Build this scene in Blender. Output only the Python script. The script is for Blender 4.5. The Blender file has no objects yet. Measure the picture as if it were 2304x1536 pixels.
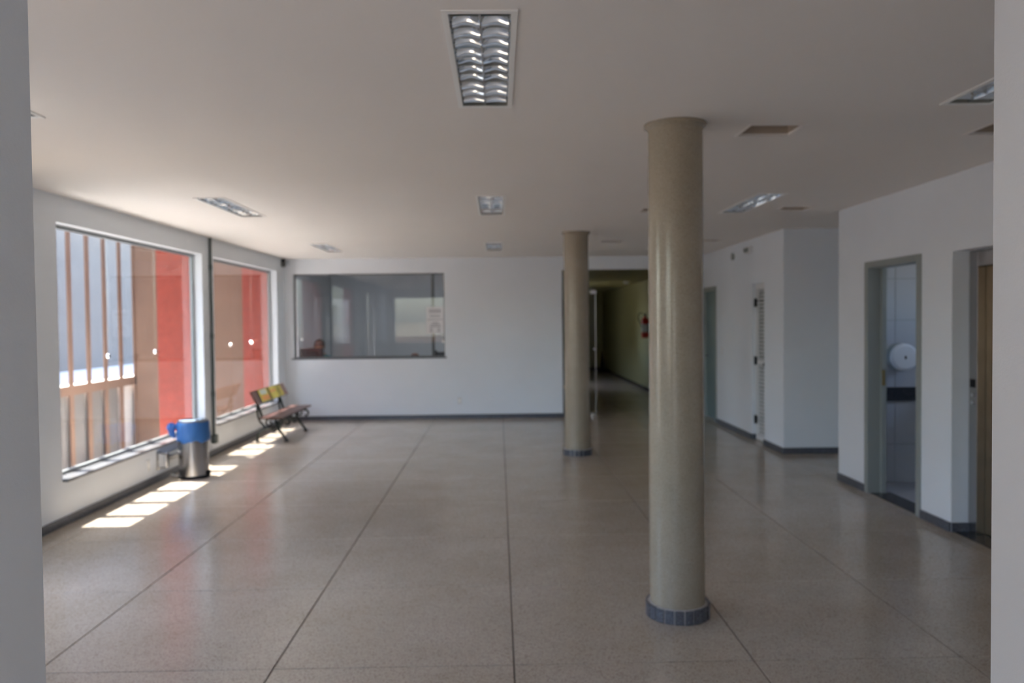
import bpy, bmesh, math, random
from mathutils import Vector, Matrix

random.seed(7)
SC = bpy.context.scene
COL = SC.collection
PI = math.pi

# ------------------------------------------------------------------ camera, sky, sun, exposure
YAW, PITCH, ROLL, FPX = 0.01686, 0.02688, -0.01066, 1757.0
fwd0 = Vector((math.sin(YAW), math.cos(YAW), 0)); right0 = Vector((math.cos(YAW), -math.sin(YAW), 0)); zh = Vector((0, 0, 1))
fwd = fwd0 * math.cos(PITCH) - zh * math.sin(PITCH)
up0 = fwd0 * math.sin(PITCH) + zh * math.cos(PITCH)
rt = right0 * math.cos(ROLL) + up0 * math.sin(ROLL)
up = -right0 * math.sin(ROLL) + up0 * math.cos(ROLL)
cam_d = bpy.data.cameras.new('camera'); cam = bpy.data.objects.new('camera', cam_d); COL.objects.link(cam)
m = Matrix.Identity(4)
for i in range(3):
    m[i][0], m[i][1], m[i][2] = rt[i], up[i], -fwd[i]
m[0][3], m[1][3], m[2][3] = 0, 0, 1.6
cam.matrix_world = m
cam_d.sensor_width = 36.0
cam_d.lens = FPX / 2304 * 36
cam_d.clip_start = 0.05; cam_d.clip_end = 300
cam_d.dof.use_dof = True
cam_d.dof.focus_distance = 1.3
cam_d.dof.aperture_fstop = 4.4
SC.camera = cam

SUN_DIR = Vector((0.32, -0.2, -1.0)).normalized()
W = bpy.data.worlds.new('world'); SC.world = W; W.use_nodes = True
nt = W.node_tree; nt.nodes.clear()
sky = nt.nodes.new('ShaderNodeTexSky'); sky.sky_type = 'NISHITA'; sky.sun_disc = False
sky.sun_elevation = math.radians(69); sky.sun_rotation = math.radians(-65); sky.air_density = 1.0; sky.dust_density = 1.6; sky.ozone_density = 1.0
bg = nt.nodes.new('ShaderNodeBackground'); bg.inputs['Strength'].default_value = 0.72
wo = nt.nodes.new('ShaderNodeOutputWorld')
nt.links.new(sky.outputs[0], bg.inputs[0]); nt.links.new(bg.outputs[0], wo.inputs[0])
sun_d = bpy.data.lights.new('sun', 'SUN'); sun_d.energy = 16.5; sun_d.angle = 0.0093; sun_d.color = (1.0, 0.945, 0.86)
sun = bpy.data.objects.new('sun', sun_d); COL.objects.link(sun)
sun.rotation_euler = SUN_DIR.to_track_quat('-Z', 'Y').to_euler(); sun.location = (-8, 6, 12)

vs = SC.view_settings
vs.view_transform = 'Standard'; vs.look = 'None'; vs.gamma = 1.0; vs.use_curve_mapping = False
vs.exposure = 0.92
try:
    SC.cycles.max_bounces = 14; SC.cycles.diffuse_bounces = 9; SC.cycles.glossy_bounces = 6
    SC.cycles.transparent_max_bounces = 16
    SC.cycles.sample_clamp_indirect = 10.0
    SC.cycles.use_denoising = True
    SC.cycles.blur_glossy = 0.15
except Exception:
    pass

# ------------------------------------------------------------------ materials
MATS = {}
def srgb(r, g, b):
    f = lambda c: (c / 255 / 12.92) if c / 255 <= 0.04045 else ((c / 255 + 0.055) / 1.055) ** 2.4
    return (f(r), f(g), f(b), 1)

def mat(name, col, rough=0.6, metal=0.0, spec=0.5, var=0.0, vscale=6.0, bump=0.0, bscale=40.0, coat=0.0):
    """principled material with optional low contrast noise in the colour and a fine bump, all in world position"""
    mt = bpy.data.materials.new(name); mt.use_nodes = True
    n = mt.node_tree.nodes; l = mt.node_tree.links; b = n['Principled BSDF']
    b.inputs['Base Color'].default_value = (*col[:3], 1); b.inputs['Roughness'].default_value = rough
    b.inputs['Metallic'].default_value = metal; b.inputs['Specular IOR Level'].default_value = spec
    b.inputs['Coat Weight'].default_value = coat
    if var or bump:
        g = n.new('ShaderNodeNewGeometry')
    if var:
        t = n.new('ShaderNodeTexNoise'); t.inputs['Scale'].default_value = vscale; t.inputs['Detail'].default_value = 5
        l.new(g.outputs['Position'], t.inputs['Vector'])
        r = n.new('ShaderNodeValToRGB')
        r.color_ramp.elements[0].position = 0.3; r.color_ramp.elements[1].position = 0.7
        r.color_ramp.elements[0].color = (*[max(0, c * (1 - var)) for c in col[:3]], 1)
        r.color_ramp.elements[1].color = (*[min(1, c * (1 + var)) for c in col[:3]], 1)
        l.new(t.outputs['Fac'], r.inputs['Fac']); l.new(r.outputs['Color'], b.inputs['Base Color'])
    if bump:
        t2 = n.new('ShaderNodeTexNoise'); t2.inputs['Scale'].default_value = bscale; t2.inputs['Detail'].default_value = 4
        l.new(g.outputs['Position'], t2.inputs['Vector'])
        bp = n.new('ShaderNodeBump'); bp.inputs['Strength'].default_value = bump; bp.inputs['Distance'].default_value = 0.01
        l.new(t2.outputs['Fac'], bp.inputs['Height']); l.new(bp.outputs['Normal'], b.inputs['Normal'])
    MATS[name] = mt
    return mt

def glass(name, tint=(0.975, 0.985, 0.98), f0=0.04):
    """clear sheet glass: straight transmission plus Schlick reflection from each face"""
    mt = bpy.data.materials.new(name); mt.use_nodes = True
    n = mt.node_tree.nodes; l = mt.node_tree.links; n.clear()
    o = n.new('ShaderNodeOutputMaterial'); mx = n.new('ShaderNodeMixShader'); tr = n.new('ShaderNodeBsdfTransparent'); gl = n.new('ShaderNodeBsdfGlossy')
    tr.inputs['Color'].default_value = (*tint, 1); gl.inputs['Roughness'].default_value = 0.0
    g = n.new('ShaderNodeNewGeometry')
    d = n.new('ShaderNodeVectorMath'); d.operation = 'DOT_PRODUCT'; l.new(g.outputs['Incoming'], d.inputs[0]); l.new(g.outputs['Normal'], d.inputs[1])
    def mth(op, a, b=None):
        q = n.new('ShaderNodeMath'); q.operation = op
        for k, x in enumerate((a, b)):
            if x is None: continue
            if isinstance(x, (int, float)): q.inputs[k].default_value = x
            else: l.new(x, q.inputs[k])
        return q.outputs[0]
    c = mth('ABSOLUTE', d.outputs['Value']); p5 = mth('POWER', mth('SUBTRACT', 1.0, c), 5.0)
    f = mth('ADD', mth('MULTIPLY', p5, 1 - f0), f0)
    l.new(f, mx.inputs[0]); l.new(tr.outputs[0], mx.inputs[1]); l.new(gl.outputs[0], mx.inputs[2]); l.new(mx.outputs[0], o.inputs[0])
    return mt

def terrazzo(name, base, dark, light, rough, stain=0.12, spec=0.5, chip=190):
    """polished granite-chip terrazzo: small chips, pale and dark, over a cement ground with soft stains"""
    mt = bpy.data.materials.new(name); mt.use_nodes = True
    n = mt.node_tree.nodes; l = mt.node_tree.links; b = n['Principled BSDF']
    g = n.new('ShaderNodeNewGeometry')
    v = n.new('ShaderNodeTexVoronoi'); v.inputs['Scale'].default_value = chip
    l.new(g.outputs['Position'], v.inputs['Vector'])
    bw = n.new('ShaderNodeSeparateColor'); l.new(v.outputs['Color'], bw.inputs['Color'])
    r = n.new('ShaderNodeValToRGB'); e = r.color_ramp.elements
    e[0].position = 0.0; e[0].color = (*dark, 1); e[1].position = 1.0; e[1].color = (*light, 1)
    a = e.new(0.12); a.color = (*dark, 1); a = e.new(0.22); a.color = (*base, 1); a = e.new(0.75); a.color = (*base, 1)
    l.new(bw.outputs[0], r.inputs['Fac'])
    t = n.new('ShaderNodeTexNoise'); t.inputs['Scale'].default_value = 1.7; t.inputs['Detail'].default_value = 6; t.inputs['Roughness'].default_value = 0.65
    l.new(g.outputs['Position'], t.inputs['Vector'])
    r2 = n.new('ShaderNodeValToRGB'); r2.color_ramp.elements[0].position = 0.3; r2.color_ramp.elements[1].position = 0.72
    r2.color_ramp.elements[0].color = (1 - stain, 1 - stain * 1.15, 1 - stain * 1.5, 1); r2.color_ramp.elements[1].color = (1, 1, 1, 1)
    l.new(t.outputs['Fac'], r2.inputs['Fac'])
    mx = n.new('ShaderNodeMix'); mx.data_type = 'RGBA'; mx.blend_type = 'MULTIPLY'; mx.inputs[0].default_value = 1.0
    l.new(r.outputs['Color'], mx.inputs[6]); l.new(r2.outputs['Color'], mx.inputs[7]); l.new(mx.outputs[2], b.inputs['Base Color'])
    b.inputs['Roughness'].default_value = rough
    b.inputs['Specular IOR Level'].default_value = spec
    return mt

M_WALL = mat('wall_paint', (0.785, 0.83, 0.885), 0.55, var=0.015, vscale=2.0, bump=0.05, bscale=180)
M_WALLF = mat('entrance_paint', (0.75, 0.755, 0.76), 0.55, var=0.015, vscale=2.0, bump=0.05, bscale=180)
M_CEIL = mat('ceiling_paint', (0.86, 0.825, 0.79), 0.7, var=0.01, vscale=1.2)
M_FLOOR = terrazzo('floor_terrazzo', (0.52, 0.455, 0.395), (0.36, 0.305, 0.25), (0.59, 0.525, 0.455), 0.17, 0.14)
M_JOINT = mat('floor_joint', (0.07, 0.05, 0.04), 0.8)
M_COLUMN = terrazzo('column_terrazzo', (0.40, 0.35, 0.275), (0.32, 0.28, 0.22), (0.45, 0.40, 0.325), 0.2, 0.16, chip=300)
M_GRANITE = terrazzo('granite_grey', (0.095, 0.105, 0.135), (0.035, 0.04, 0.05), (0.19, 0.20, 0.235), 0.3, 0.1)
M_GRANDK = terrazzo('granite_black', (0.03, 0.034, 0.04), (0.01, 0.01, 0.012), (0.09, 0.09, 0.10), 0.15, 0.05)
M_SILL = mat('sill_granite', (0.20, 0.205, 0.22), 0.16, var=0.12, vscale=60)
M_MORTAR = mat('mortar', (0.48, 0.46, 0.45), 0.85, var=0.1, vscale=30)
M_GLASS = glass('window_glass')
M_GLASSR = glass('reception_glass', (0.93, 0.95, 0.965), 0.035)
M_ALU = mat('aluminium', (0.26, 0.28, 0.29), 0.4, 0.5)
M_ALUDK = mat('dark_aluminium', (0.12, 0.125, 0.125), 0.45, 0.4)
M_FRAMEG = mat('door_frame_grey', (0.30, 0.33, 0.32), 0.45)
M_BLUEG = mat('door_blue_grey', (0.17, 0.245, 0.255), 0.45)
M_STEEL = mat('brushed_steel', (0.42, 0.41, 0.405), 0.26, 1.0)
M_STEELDK = mat('dull_steel', (0.30, 0.31, 0.32), 0.35, 0.9)
M_FLAP = mat('polished_flap', (0.9, 0.9, 0.9), 0.2, 1.0)
M_CHROME = mat('chrome', (0.80, 0.81, 0.82), 0.08, 1.0)
M_MIRROR = mat('louvre_mirror', (0.70, 0.745, 0.775), 0.09, 1.0)
M_HOUS = mat('light_housing', (0.30, 0.30, 0.27), 0.35, 0.6)
M_GOLD = mat('bronze_door_steel', (0.27, 0.205, 0.135), 0.3, 1.0, var=0.12, vscale=9)
M_WHITE = mat('white_enamel', (0.90, 0.90, 0.88), 0.35)
M_TUBE = mat('tube_glass', (0.86, 0.86, 0.82), 0.25)
M_PLASW = mat('white_plastic', (0.74, 0.75, 0.76), 0.35)
M_BLACK = mat('black_plastic', (0.010, 0.010, 0.012), 0.6, spec=0.2)
M_IRON = mat('cast_iron_black', (0.012, 0.02, 0.018), 0.4, 0.2)
M_WOOD = mat('bench_wood', (0.085, 0.04, 0.033), 0.35, var=0.25, vscale=14)
M_CONDUIT = mat('conduit_grey', (0.075, 0.10, 0.10), 0.45)
M_BROWNBX = mat('raw_board', (0.48, 0.40, 0.32), 0.8, var=0.1)
M_DARK = mat('void_dark', (0.02, 0.019, 0.018), 0.9)
M_TILE = mat('wall_tile', (0.46, 0.47, 0.49), 0.2)
M_GROUT = mat('grout', (0.30, 0.30, 0.30), 0.8)
M_TAN = mat('tan_stucco', (0.25, 0.150, 0.100), 0.85, var=0.10, vscale=2.2, bump=0.25, bscale=60)
M_RED = mat('red_stucco', (0.35, 0.062, 0.038), 0.85, var=0.12, vscale=14, bump=0.8, bscale=45)
M_WSTUC = mat('white_stucco', (0.215, 0.20, 0.187), 0.85, var=0.06, vscale=3.0, bump=0.3, bscale=12)
M_CONC = mat('court_concrete', (0.78, 0.765, 0.74), 0.85, var=0.1)
M_SOIL = mat('dry_soil', (0.17, 0.135, 0.10), 0.95, var=0.2, vscale=0.8)
M_GRASS = mat('dry_grass', (0.25, 0.21, 0.14), 0.95, var=0.25, vscale=0.9)
M_OLIVE = mat('olive_paint', (0.34, 0.33, 0.17), 0.55, var=0.03)
M_GREYRM = mat('reception_grey', (0.66, 0.68, 0.72), 0.7)
M_PAPER = mat('paper', (0.80, 0.80, 0.82), 0.8)
M_PRINT = mat('grey_print', (0.42, 0.42, 0.45), 0.8)
M_YELLOW = mat('advert_yellow', (0.30, 0.255, 0.03), 0.45, var=0.15, vscale=12)
M_ORANGE = mat('advert_orange', (0.36, 0.15, 0.035), 0.45, var=0.2, vscale=20)
M_ADGREY = mat('advert_pale', (0.26, 0.29, 0.27), 0.45, var=0.3, vscale=25)
M_ADGREEN = mat('advert_green', (0.12, 0.12, 0.03), 0.45)
M_REDEX = mat('extinguisher_red', (0.55, 0.03, 0.02), 0.35)
M_SKIN = mat('skin', (0.28, 0.15, 0.09), 0.55)
M_HAIR = mat('dark_hair', (0.03, 0.014, 0.009), 0.5)
M_TEAL = mat('teal_shirt', (0.02, 0.10, 0.11), 0.8)
M_NAVY = mat('navy_trousers', (0.03, 0.035, 0.06), 0.85)
M_BROWN = mat('brown_leather', (0.16, 0.06, 0.035), 0.5)
M_DESK = mat('desk_laminate', (0.40, 0.40, 0.40), 0.5)

def bag_material():
    mt = bpy.data.materials.new('blue_bag_film'); mt.use_nodes = True
    n = mt.node_tree.nodes; l = mt.node_tree.links; b = n['Principled BSDF']
    b.inputs['Base Color'].default_value = (0.07, 0.22, 0.52, 1); b.inputs['Roughness'].default_value = 0.3
    tl = n.new('ShaderNodeBsdfTranslucent'); tl.inputs['Color'].default_value = (0.04, 0.24, 0.85, 1)
    mx = n.new('ShaderNodeMixShader'); mx.inputs[0].default_value = 0.35
    l.new(b.outputs[0], mx.inputs[1]); l.new(tl.outputs[0], mx.inputs[2]); l.new(mx.outputs[0], n['Material Output'].inputs[0])
    return mt
M_BAG = bag_material()

# ------------------------------------------------------------------ helpers
ORG = {}
def org(o):
    return ORG.get(o.name, Vector((0, 0, 0))) if o else Vector((0, 0, 0))

class B:
    """collects shapes given in world coordinates; build() links them as ONE mesh object"""
    def __init__(s): s.v = []; s.f = []
    def add(s, vs, fs):
        k = len(s.v); s.v += [tuple(p) for p in vs]; s.f += [tuple(i + k for i in f) for f in fs]; return s
    def box(s, x0, x1, y0, y1, z0, z1, bev=0.0):
        x0, x1 = sorted((x0, x1)); y0, y1 = sorted((y0, y1)); z0, z1 = sorted((z0, z1))
        if not bev:
            vs = [(x, y, z) for z in (z0, z1) for y in (y0, y1) for x in (x0, x1)]
            return s.add(vs, [(0, 2, 3, 1), (4, 5, 7, 6), (0, 1, 5, 4), (2, 6, 7, 3), (0, 4, 6, 2), (1, 3, 7, 5)])
        bm = bmesh.new(); bmesh.ops.create_cube(bm, size=1)
        for v in bm.verts:
            v.co = Vector(((x0 + x1) / 2 + v.co.x * (x1 - x0), (y0 + y1) / 2 + v.co.y * (y1 - y0), (z0 + z1) / 2 + v.co.z * (z1 - z0)))
        bmesh.ops.bevel(bm, geom=list(bm.edges), offset=bev, segments=2, affect='EDGES', profile=0.5)
        bm.verts.index_update()
        s.add([v.co[:] for v in bm.verts], [[v.index for v in f.verts] for f in bm.faces]); bm.free(); return s
    def lathe(s, c, prof, n=32, axis='z', cap=True):
        """prof: (radius, height) pairs around an axis through c"""
        vs = []; fs = []
        for r, h in prof:
            for k in range(n):
                a = 2 * PI * k / n; p, q = r * math.cos(a), r * math.sin(a)
                vs.append({'z': (c[0] + p, c[1] + q, c[2] + h), 'x': (c[0] + h, c[1] + p, c[2] + q), 'y': (c[0] + q, c[1] + h, c[2] + p)}[axis])
        for i in range(len(prof) - 1):
            for k in range(n):
                k2 = (k + 1) % n
                fs.append((i * n + k, i * n + k2, (i + 1) * n + k2, (i + 1) * n + k))
        if cap:
            fs.append(tuple(range(n - 1, -1, -1))); fs.append(tuple(range((len(prof) - 1) * n, len(prof) * n)))
        return s.add(vs, fs)
    def tube(s, pts, rad, n=8, flat=1.0):
        """round bar along points; rad is one radius or one per point"""
        pts = [Vector(p) for p in pts]; N = len(pts)
        rs = rad if isinstance(rad, (list, tuple)) else [rad] * N
        t0 = (pts[1] - pts[0]).normalized()
        ref = Vector((0, 1, 0)) if abs(t0.y) < 0.9 else Vector((1, 0, 0))
        vs = []; fs = []
        u = (ref - t0 * ref.dot(t0)).normalized()
        for i in range(N):
            t = (pts[min(i + 1, N - 1)] - pts[max(i - 1, 0)]).normalized()
            u = (u - t * u.dot(t)).normalized(); w = t.cross(u)
            for k in range(n):
                a = 2 * PI * k / n
                vs.append(pts[i] + (u * math.cos(a) * flat + w * math.sin(a)) * rs[i])
        for i in range(N - 1):
            for k in range(n):
                k2 = (k + 1) % n; fs.append((i * n + k, i * n + k2, (i + 1) * n + k2, (i + 1) * n + k))
        fs.append(tuple(range(n - 1, -1, -1))); fs.append(tuple(range((N - 1) * n, N * n)))
        return s.add(vs, fs)
    def prism(s, poly, axis, a0, a1):
        """poly of 2-D points swept along an axis; (u,v) are the two other axes in x,y,z order"""
        n = len(poly)
        def P(u, v, a): return {'x': (a, u, v), 'y': (u, a, v), 'z': (u, v, a)}[axis]
        vs = [P(u, v, a0) for u, v in poly] + [P(u, v, a1) for u, v in poly]
        fs = [tuple(range(n)), tuple(range(2 * n - 1, n - 1, -1))]
        fs += [(i, i + n, (i + 1) % n + n, (i + 1) % n) for i in range(n)]
        return s.add(vs, fs)
    def ball(s, c, r, nu=16, nv=10, sc=(1, 1, 1)):
        prof = [(r * math.sin(PI * i / nv), -r * math.cos(PI * i / nv)) for i in range(nv + 1)]
        vs = []; fs = []
        for rr, h in prof:
            for k in range(nu):
                a = 2 * PI * k / nu; vs.append((c[0] + rr * math.cos(a) * sc[0], c[1] + rr * math.sin(a) * sc[1], c[2] + h * sc[2]))
        for i in range(nv):
            for k in range(nu):
                k2 = (k + 1) % nu; fs.append((i * nu + k, i * nu + k2, (i + 1) * nu + k2, (i + 1) * nu + k))
        return s.add(vs, fs)
    def build(s, name, material, parent=None, smooth=False, angle=35):
        o0 = org(parent)
        me = bpy.data.meshes.new(name); me.from_pydata([(p[0] - o0.x, p[1] - o0.y, p[2] - o0.z) for p in s.v], [], s.f); me.update()
        bm = bmesh.new(); bm.from_mesh(me)
        bmesh.ops.remove_doubles(bm, verts=bm.verts, dist=1e-6)
        bmesh.ops.recalc_face_normals(bm, faces=bm.faces); bm.to_mesh(me); bm.free()
        if smooth:
            me.polygons.foreach_set('use_smooth', [True] * len(me.polygons))
            try: me.set_sharp_from_angle(angle=math.radians(angle))
            except Exception: pass
        me.materials.append(material)
        o = bpy.data.objects.new(name, me); COL.objects.link(o)
        if parent: o.parent = parent
        ORG[o.name] = o0
        return o

def tag(o, label=None, cat=None, group=None, kind=None):
    if label: o['label'] = label
    if cat: o['category'] = cat
    if group: o['group'] = group
    if kind: o['kind'] = kind
    return o
def thing(name, loc, label=None, cat=None, group=None, kind=None):
    o = bpy.data.objects.new(name, None); o.empty_display_size = 0.1; COL.objects.link(o); o.location = loc
    ORG[o.name] = Vector(loc)
    return tag(o, label, cat, group, kind)
def dup(root, loc, label=None):
    r = root.copy(); COL.objects.link(r); r.location = loc
    if label: r['label'] = label
    for ch in root.children:
        c = ch.copy(); COL.objects.link(c); c.parent = r
        for g in ch.children:
            d = g.copy(); COL.objects.link(d); d.parent = c
    return r
def struct(o): o['kind'] = 'structure'; return o

def slab(b, axis, p0, p1, u0, u1, v0, v1, holes):
    """a wall or slab between planes p0 and p1 of an axis, with rectangular holes (ua,ub,va,vb); reveals are closed"""
    us = sorted({u0, u1, *[h[0] for h in holes], *[h[1] for h in holes]}); us = [u for u in us if u0 <= u <= u1]
    vv = sorted({v0, v1, *[h[2] for h in holes], *[h[3] for h in holes]}); vv = [v for v in vv if v0 <= v <= v1]
    solid = {}
    for i in range(len(us) - 1):
        for j in range(len(vv) - 1):
            cu, cv = (us[i] + us[i + 1]) / 2, (vv[j] + vv[j + 1]) / 2
            solid[i, j] = not any(h[0] < cu < h[1] and h[2] < cv < h[3] for h in holes)
    def P(p, u, v): return {'x': (p, u, v), 'y': (u, p, v), 'z': (u, v, p)}[axis]
    for (i, j), ok in solid.items():
        if not ok: continue
        a, c, d, e = us[i], us[i + 1], vv[j], vv[j + 1]
        for p in (p0, p1): b.add([P(p, a, d), P(p, c, d), P(p, c, e), P(p, a, e)], [(0, 1, 2, 3)])
        for di, dj, q in ((-1, 0, [(a, d), (a, e)]), (1, 0, [(c, d), (c, e)]), (0, -1, [(a, d), (c, d)]), (0, 1, [(a, e), (c, e)])):
            if not solid.get((i + di, j + dj), False):
                b.add([P(p0, *q[0]), P(p0, *q[1]), P(p1, *q[1]), P(p1, *q[0])], [(0, 1, 2, 3)])
    return b

# ------------------------------------------------------------------ measures of the hall (metres)
XL, XR, YF, YB, ZC = -3.49, 3.335, 1.2, 12.80, 2.635
WZ0, WZ1 = 0.365, 2.42
WINS = [(3.7, 5.0), (6.255, 9.29), (9.655, 12.385)]
YA, YBK = 7.607, 9.09

# light fittings and ceiling openings
LX = (-2.37, -0.053, 2.295); LY = (3.22, 7.07, 10.94)
HX = (1.37, 2.68); HY = (4.20, 7.30, 10.28)
LW, LL = 0.225, 1.15
LPOS = {(i, j): (LX[i], LY[j] + (0.14 if (i, j) == (0, 0) else 0)) for i in range(3) for j in range(3)}
ceil_holes = [(x - LW / 2, x + LW / 2, y - LL / 2, y + LL / 2) for x, y in LPOS.values()]
ceil_holes += [(x, x + 0.285, y, y + 0.245) for x in HX for y in HY]

# ------------------------------------------------------------------ setting: walls, ceiling, floor
T = 0.15
b = B(); slab(b, 'x', XL - T, XL, 0.85, YB + T, -0.5, 3.0, [(a, c, WZ0, WZ1) for a, c in WINS]); struct(b.build('wall_left', M_WALL))
RW = (-3.345, -0.885, 1.017, 2.39)
CO = (1.045, 3.30, -0.5, 2.423)
b = B(); slab(b, 'y', YB, YB + T, XL, 3.60, 0.0, 3.0, [RW, CO]); struct(b.build('wall_back', M_WALL))
RD = (6.105, 7.045, -1, 2.09); EV = (4.55, 5.69, -1, 2.072)
b = B(); slab(b, 'x', XR, XR + 0.135, 0.85, YA, 0.0, 3.0, [RD, EV]); struct(b.build('wall_right', M_WALL))
VD = (9.755, 10.225, -1, 2.045); BD = (11.955, 12.74, -1, 2.04)
b = B(); slab(b, 'x', XR, XR + 0.135, YBK, YB, 0.0, 3.0, [VD, (11.90, 12.80, -1, 2.095)]); struct(b.build('wall_right', M_WALL))
b = B(); slab(b, 'y', YBK, YBK + T, XR + 0.135, 5.35, 0.0, 3.0, []); struct(b.build('wall_passage', M_WALL))
b = B(); slab(b, 'y', 7.457, YA, XR + 0.135, 5.35, 0.0, 3.0, []); struct(b.build('wall_passage', M_WALL))
b = B(); slab(b, 'x', 5.35, 5.5, 4.3, 9.24, 0, 3.0, [(6.0, 7.2, 1.65, 2.35)]); struct(b.build('wall_passage', M_WALL))  # unseen window hole added to brighten the restroom
DOORW = (-0.703, 0.767, -1, 2.35)
FW = (-3.30, -0.98, 0.90, 2.37)
b = B(); slab(b, 'y', 0.85, YF, XL, XR + 0.135, 0.0, 3.0, [DOORW, FW]); struct(b.build('wall_front', M_WALLF))
b = B(); slab(b, 'z', ZC, ZC + 0.012, XL, 5.35, YF, YB, ceil_holes); struct(b.build('ceiling', M_CEIL))
b = B(); b.box(XL - T, 5.5, 0.85, 16.45, 2.98, 3.15); b.box(0.895, 3.45, 16.45, 25.0, 2.98, 3.15); struct(b.build('trim_1', M_CONC))      # roof slab over the hall

# terrazzo floor: dark joint bed with the cast panels standing proud of it
b = B(); b.box(XL - T, 5.5, 0.85, 25.0, -0.2, -0.004); b.box(-1.35, 1.75, -5.15, 0.85, -0.2, -0.004); floor = struct(b.build('floor', M_JOINT))
gx = [XL, -3.235, -2.153, -1.062, 0.054, 1.177, 2.153, 3.235, 4.30, 5.35]
gy = [-5.0, -4.0, -2.914, -1.83, -0.746, 0.338] + [1.422 + 1.084 * k for k in range(11)]
gy = [y for y in gy if y < 12.6] + [YB + 0.55] + [14.43 + 1.084 * k for k in range(10)] + [24.85]
J = 0.0032
def panel_box(x0, x1, y0, y1):
    bb = B()
    c = 0.0016
    vs = [(x0, y0, -0.006), (x1, y0, -0.006), (x1, y1, -0.006), (x0, y1, -0.006), (x0, y0, -c), (x1, y0, -c), (x1, y1, -c), (x0, y1, -c),
          (x0 + c, y0 + c, 0), (x1 - c, y0 + c, 0), (x1 - c, y1 - c, 0), (x0 + c, y1 - c, 0)]
    fs = [(3, 2, 1, 0), (8, 9, 10, 11)]
    for k in range(4):
        k2 = (k + 1) % 4; fs += [(k, k2, 4 + k2, 4 + k), (4 + k, 4 + k2, 8 + k2, 8 + k)]
    bb.add(vs, fs); return bb
for i in range(len(gx) - 1):
    for j in range(len(gy) - 1):
        x0, x1, y0, y1 = gx[i], gx[i + 1], gy[j], gy[j + 1]
        if gx[i] >= 4.2 and not (6.7 < y0 < 9.2): continue
        if y0 < 0.3 and not (-1.2 < (x0 + x1) / 2 < 1.4): continue
        if y0 > 12.9 and (x1 < 0.9 or x0 > 3.3): continue
        panel_box(x0 + J, x1 - J, y0 + J, y1 - J).build('floor_panel', M_FLOOR, floor)

# baseboards of grey granite
def base(name, x0, x1, y0, y1, h=0.07):
    bb = B(); bb.box(x0, x1, y0, y1, 0, h, 0.003); struct(bb.build(name, M_GRANITE))
bt = 0.016
base('baseboard_left', XL, XL + bt, YF, YB)
base('baseboard_back', XL + bt, 1.045, YB - bt, YB)
base('baseboard_right', XR - bt, XR, 7.05, YA)
base('baseboard_right', XR - bt, XR, 5.69, 6.10)
base('baseboard_right', XR - bt, XR, YF, 4.55)
base('baseboard_right', XR - bt, XR, YBK, 9.755)
base('baseboard_right', XR - bt, XR, 10.225, 11.90)
base('baseboard_right', XR, XR + 0.125, 5.69 - bt, 5.69)
base('baseboard_right', XR, XR + 0.045, 10.225 - bt, 10.225)
base('baseboard_passage', XR - bt, 5.35, YBK - bt, YBK)

# ------------------------------------------------------------------ unseen foyer added to shape light behind the camera, restroom, lift shaft, corridor, reception room
b = B(); slab(b, 'x', -1.35, -1.2, -5.0, 0.85, 0, 3.0, [(-2.7, -0.9, 0.4, 2.2)]); struct(b.build('wall_foyer', M_WALL))  # side opening sized for the light on the doorway jambs
b = B(); b.box(1.6, 1.75, -5.0, 0.85, 0, 3.0); struct(b.build('wall_foyer', M_WALL))
b = B(); b.box(-1.35, 1.75, -5.15, -5.0, 0, 3.0); struct(b.build('wall_foyer', M_WALL))
b = B(); b.box(-1.35, 1.75, -5.15, 0.85, ZC, 2.8); struct(b.build('ceiling', M_CEIL))
# restroom
b = B(); b.box(XR + 0.135, 5.35, 5.75, 5.88, 0, 3.0); struct(b.build('wall_restroom', M_TILE))
b = B(); b.box(XR + 0.136, 5.349, 7.449, 7.4565, 0, ZC); rwall = struct(b.build('wall_restroom', M_GROUT))
for ci, (tx0, tx1) in enumerate(((3.472, 3.806), (3.812, 4.30), (4.306, 4.80), (4.806, 5.345))):
    for k in range(7):
        z0 = max(0.0, -0.028 + 0.398 * k) + 0.003; z1 = min(ZC, -0.028 + 0.398 * (k + 1)) - 0.003
        if z1 - z0 < 0.05: continue
        B().box(tx0, tx1, 7.440, 7.4495, z0, z1, 0.0015).build('tile', M_TILE, rwall)
b = B(); b.box(XR + 0.135, 5.35, 5.88, 7.449, -0.006, 0.004); struct(b.build('floor', M_TILE))
b = B(); b.box(XR + 0.02, XR + 0.20, 6.16, 6.985, -0.004, 0.007); struct(b.build('trim_2', M_GRANDK))   # restroom threshold
# lift shaft
b = B(); b.box(XR + 0.3, XR + 0.45, 4.3, 5.75, 0, 3.0); struct(b.build('wall_shaft', M_DARK))
b = B(); b.box(XR + 0.02, XR + 0.24, 4.56, 5.68, -0.004, 0.006); struct(b.build('trim_3', M_GRANDK))    # lift threshold
# corridor
b = B(); slab(b, 'x', 0.895, 1.045, YB + T, 24.8, 0, 3.0, [(18.6, 19.5, 1.0, 2.2)]); struct(b.build('wall_corridor', M_OLIVE))  # unseen opening added on this side to lighten the black corridor
b = B(); b.box(3.30, 3.45, YB + T, 24.8, 0, 3.0); struct(b.build('wall_corridor', M_OLIVE))
b = B(); b.box(0.895, 3.45, 24.8, 24.95, 0, 3.0); struct(b.build('wall_corridor', M_OLIVE))
b = B(); b.box(1.045, 3.30, YB + T, 24.8, 2.46, 2.6); struct(b.build('ceiling', M_OLIVE))
b = B(); b.box(3.284, 3.30, YB + T, 24.8, 0, 0.075, 0.003); struct(b.build('baseboard_corridor', M_GRANDK))
b = B(); b.box(1.045, 3.284, 24.784, 24.8, 0, 0.075, 0.003); struct(b.build('baseboard_corridor', M_GRANDK))
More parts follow.
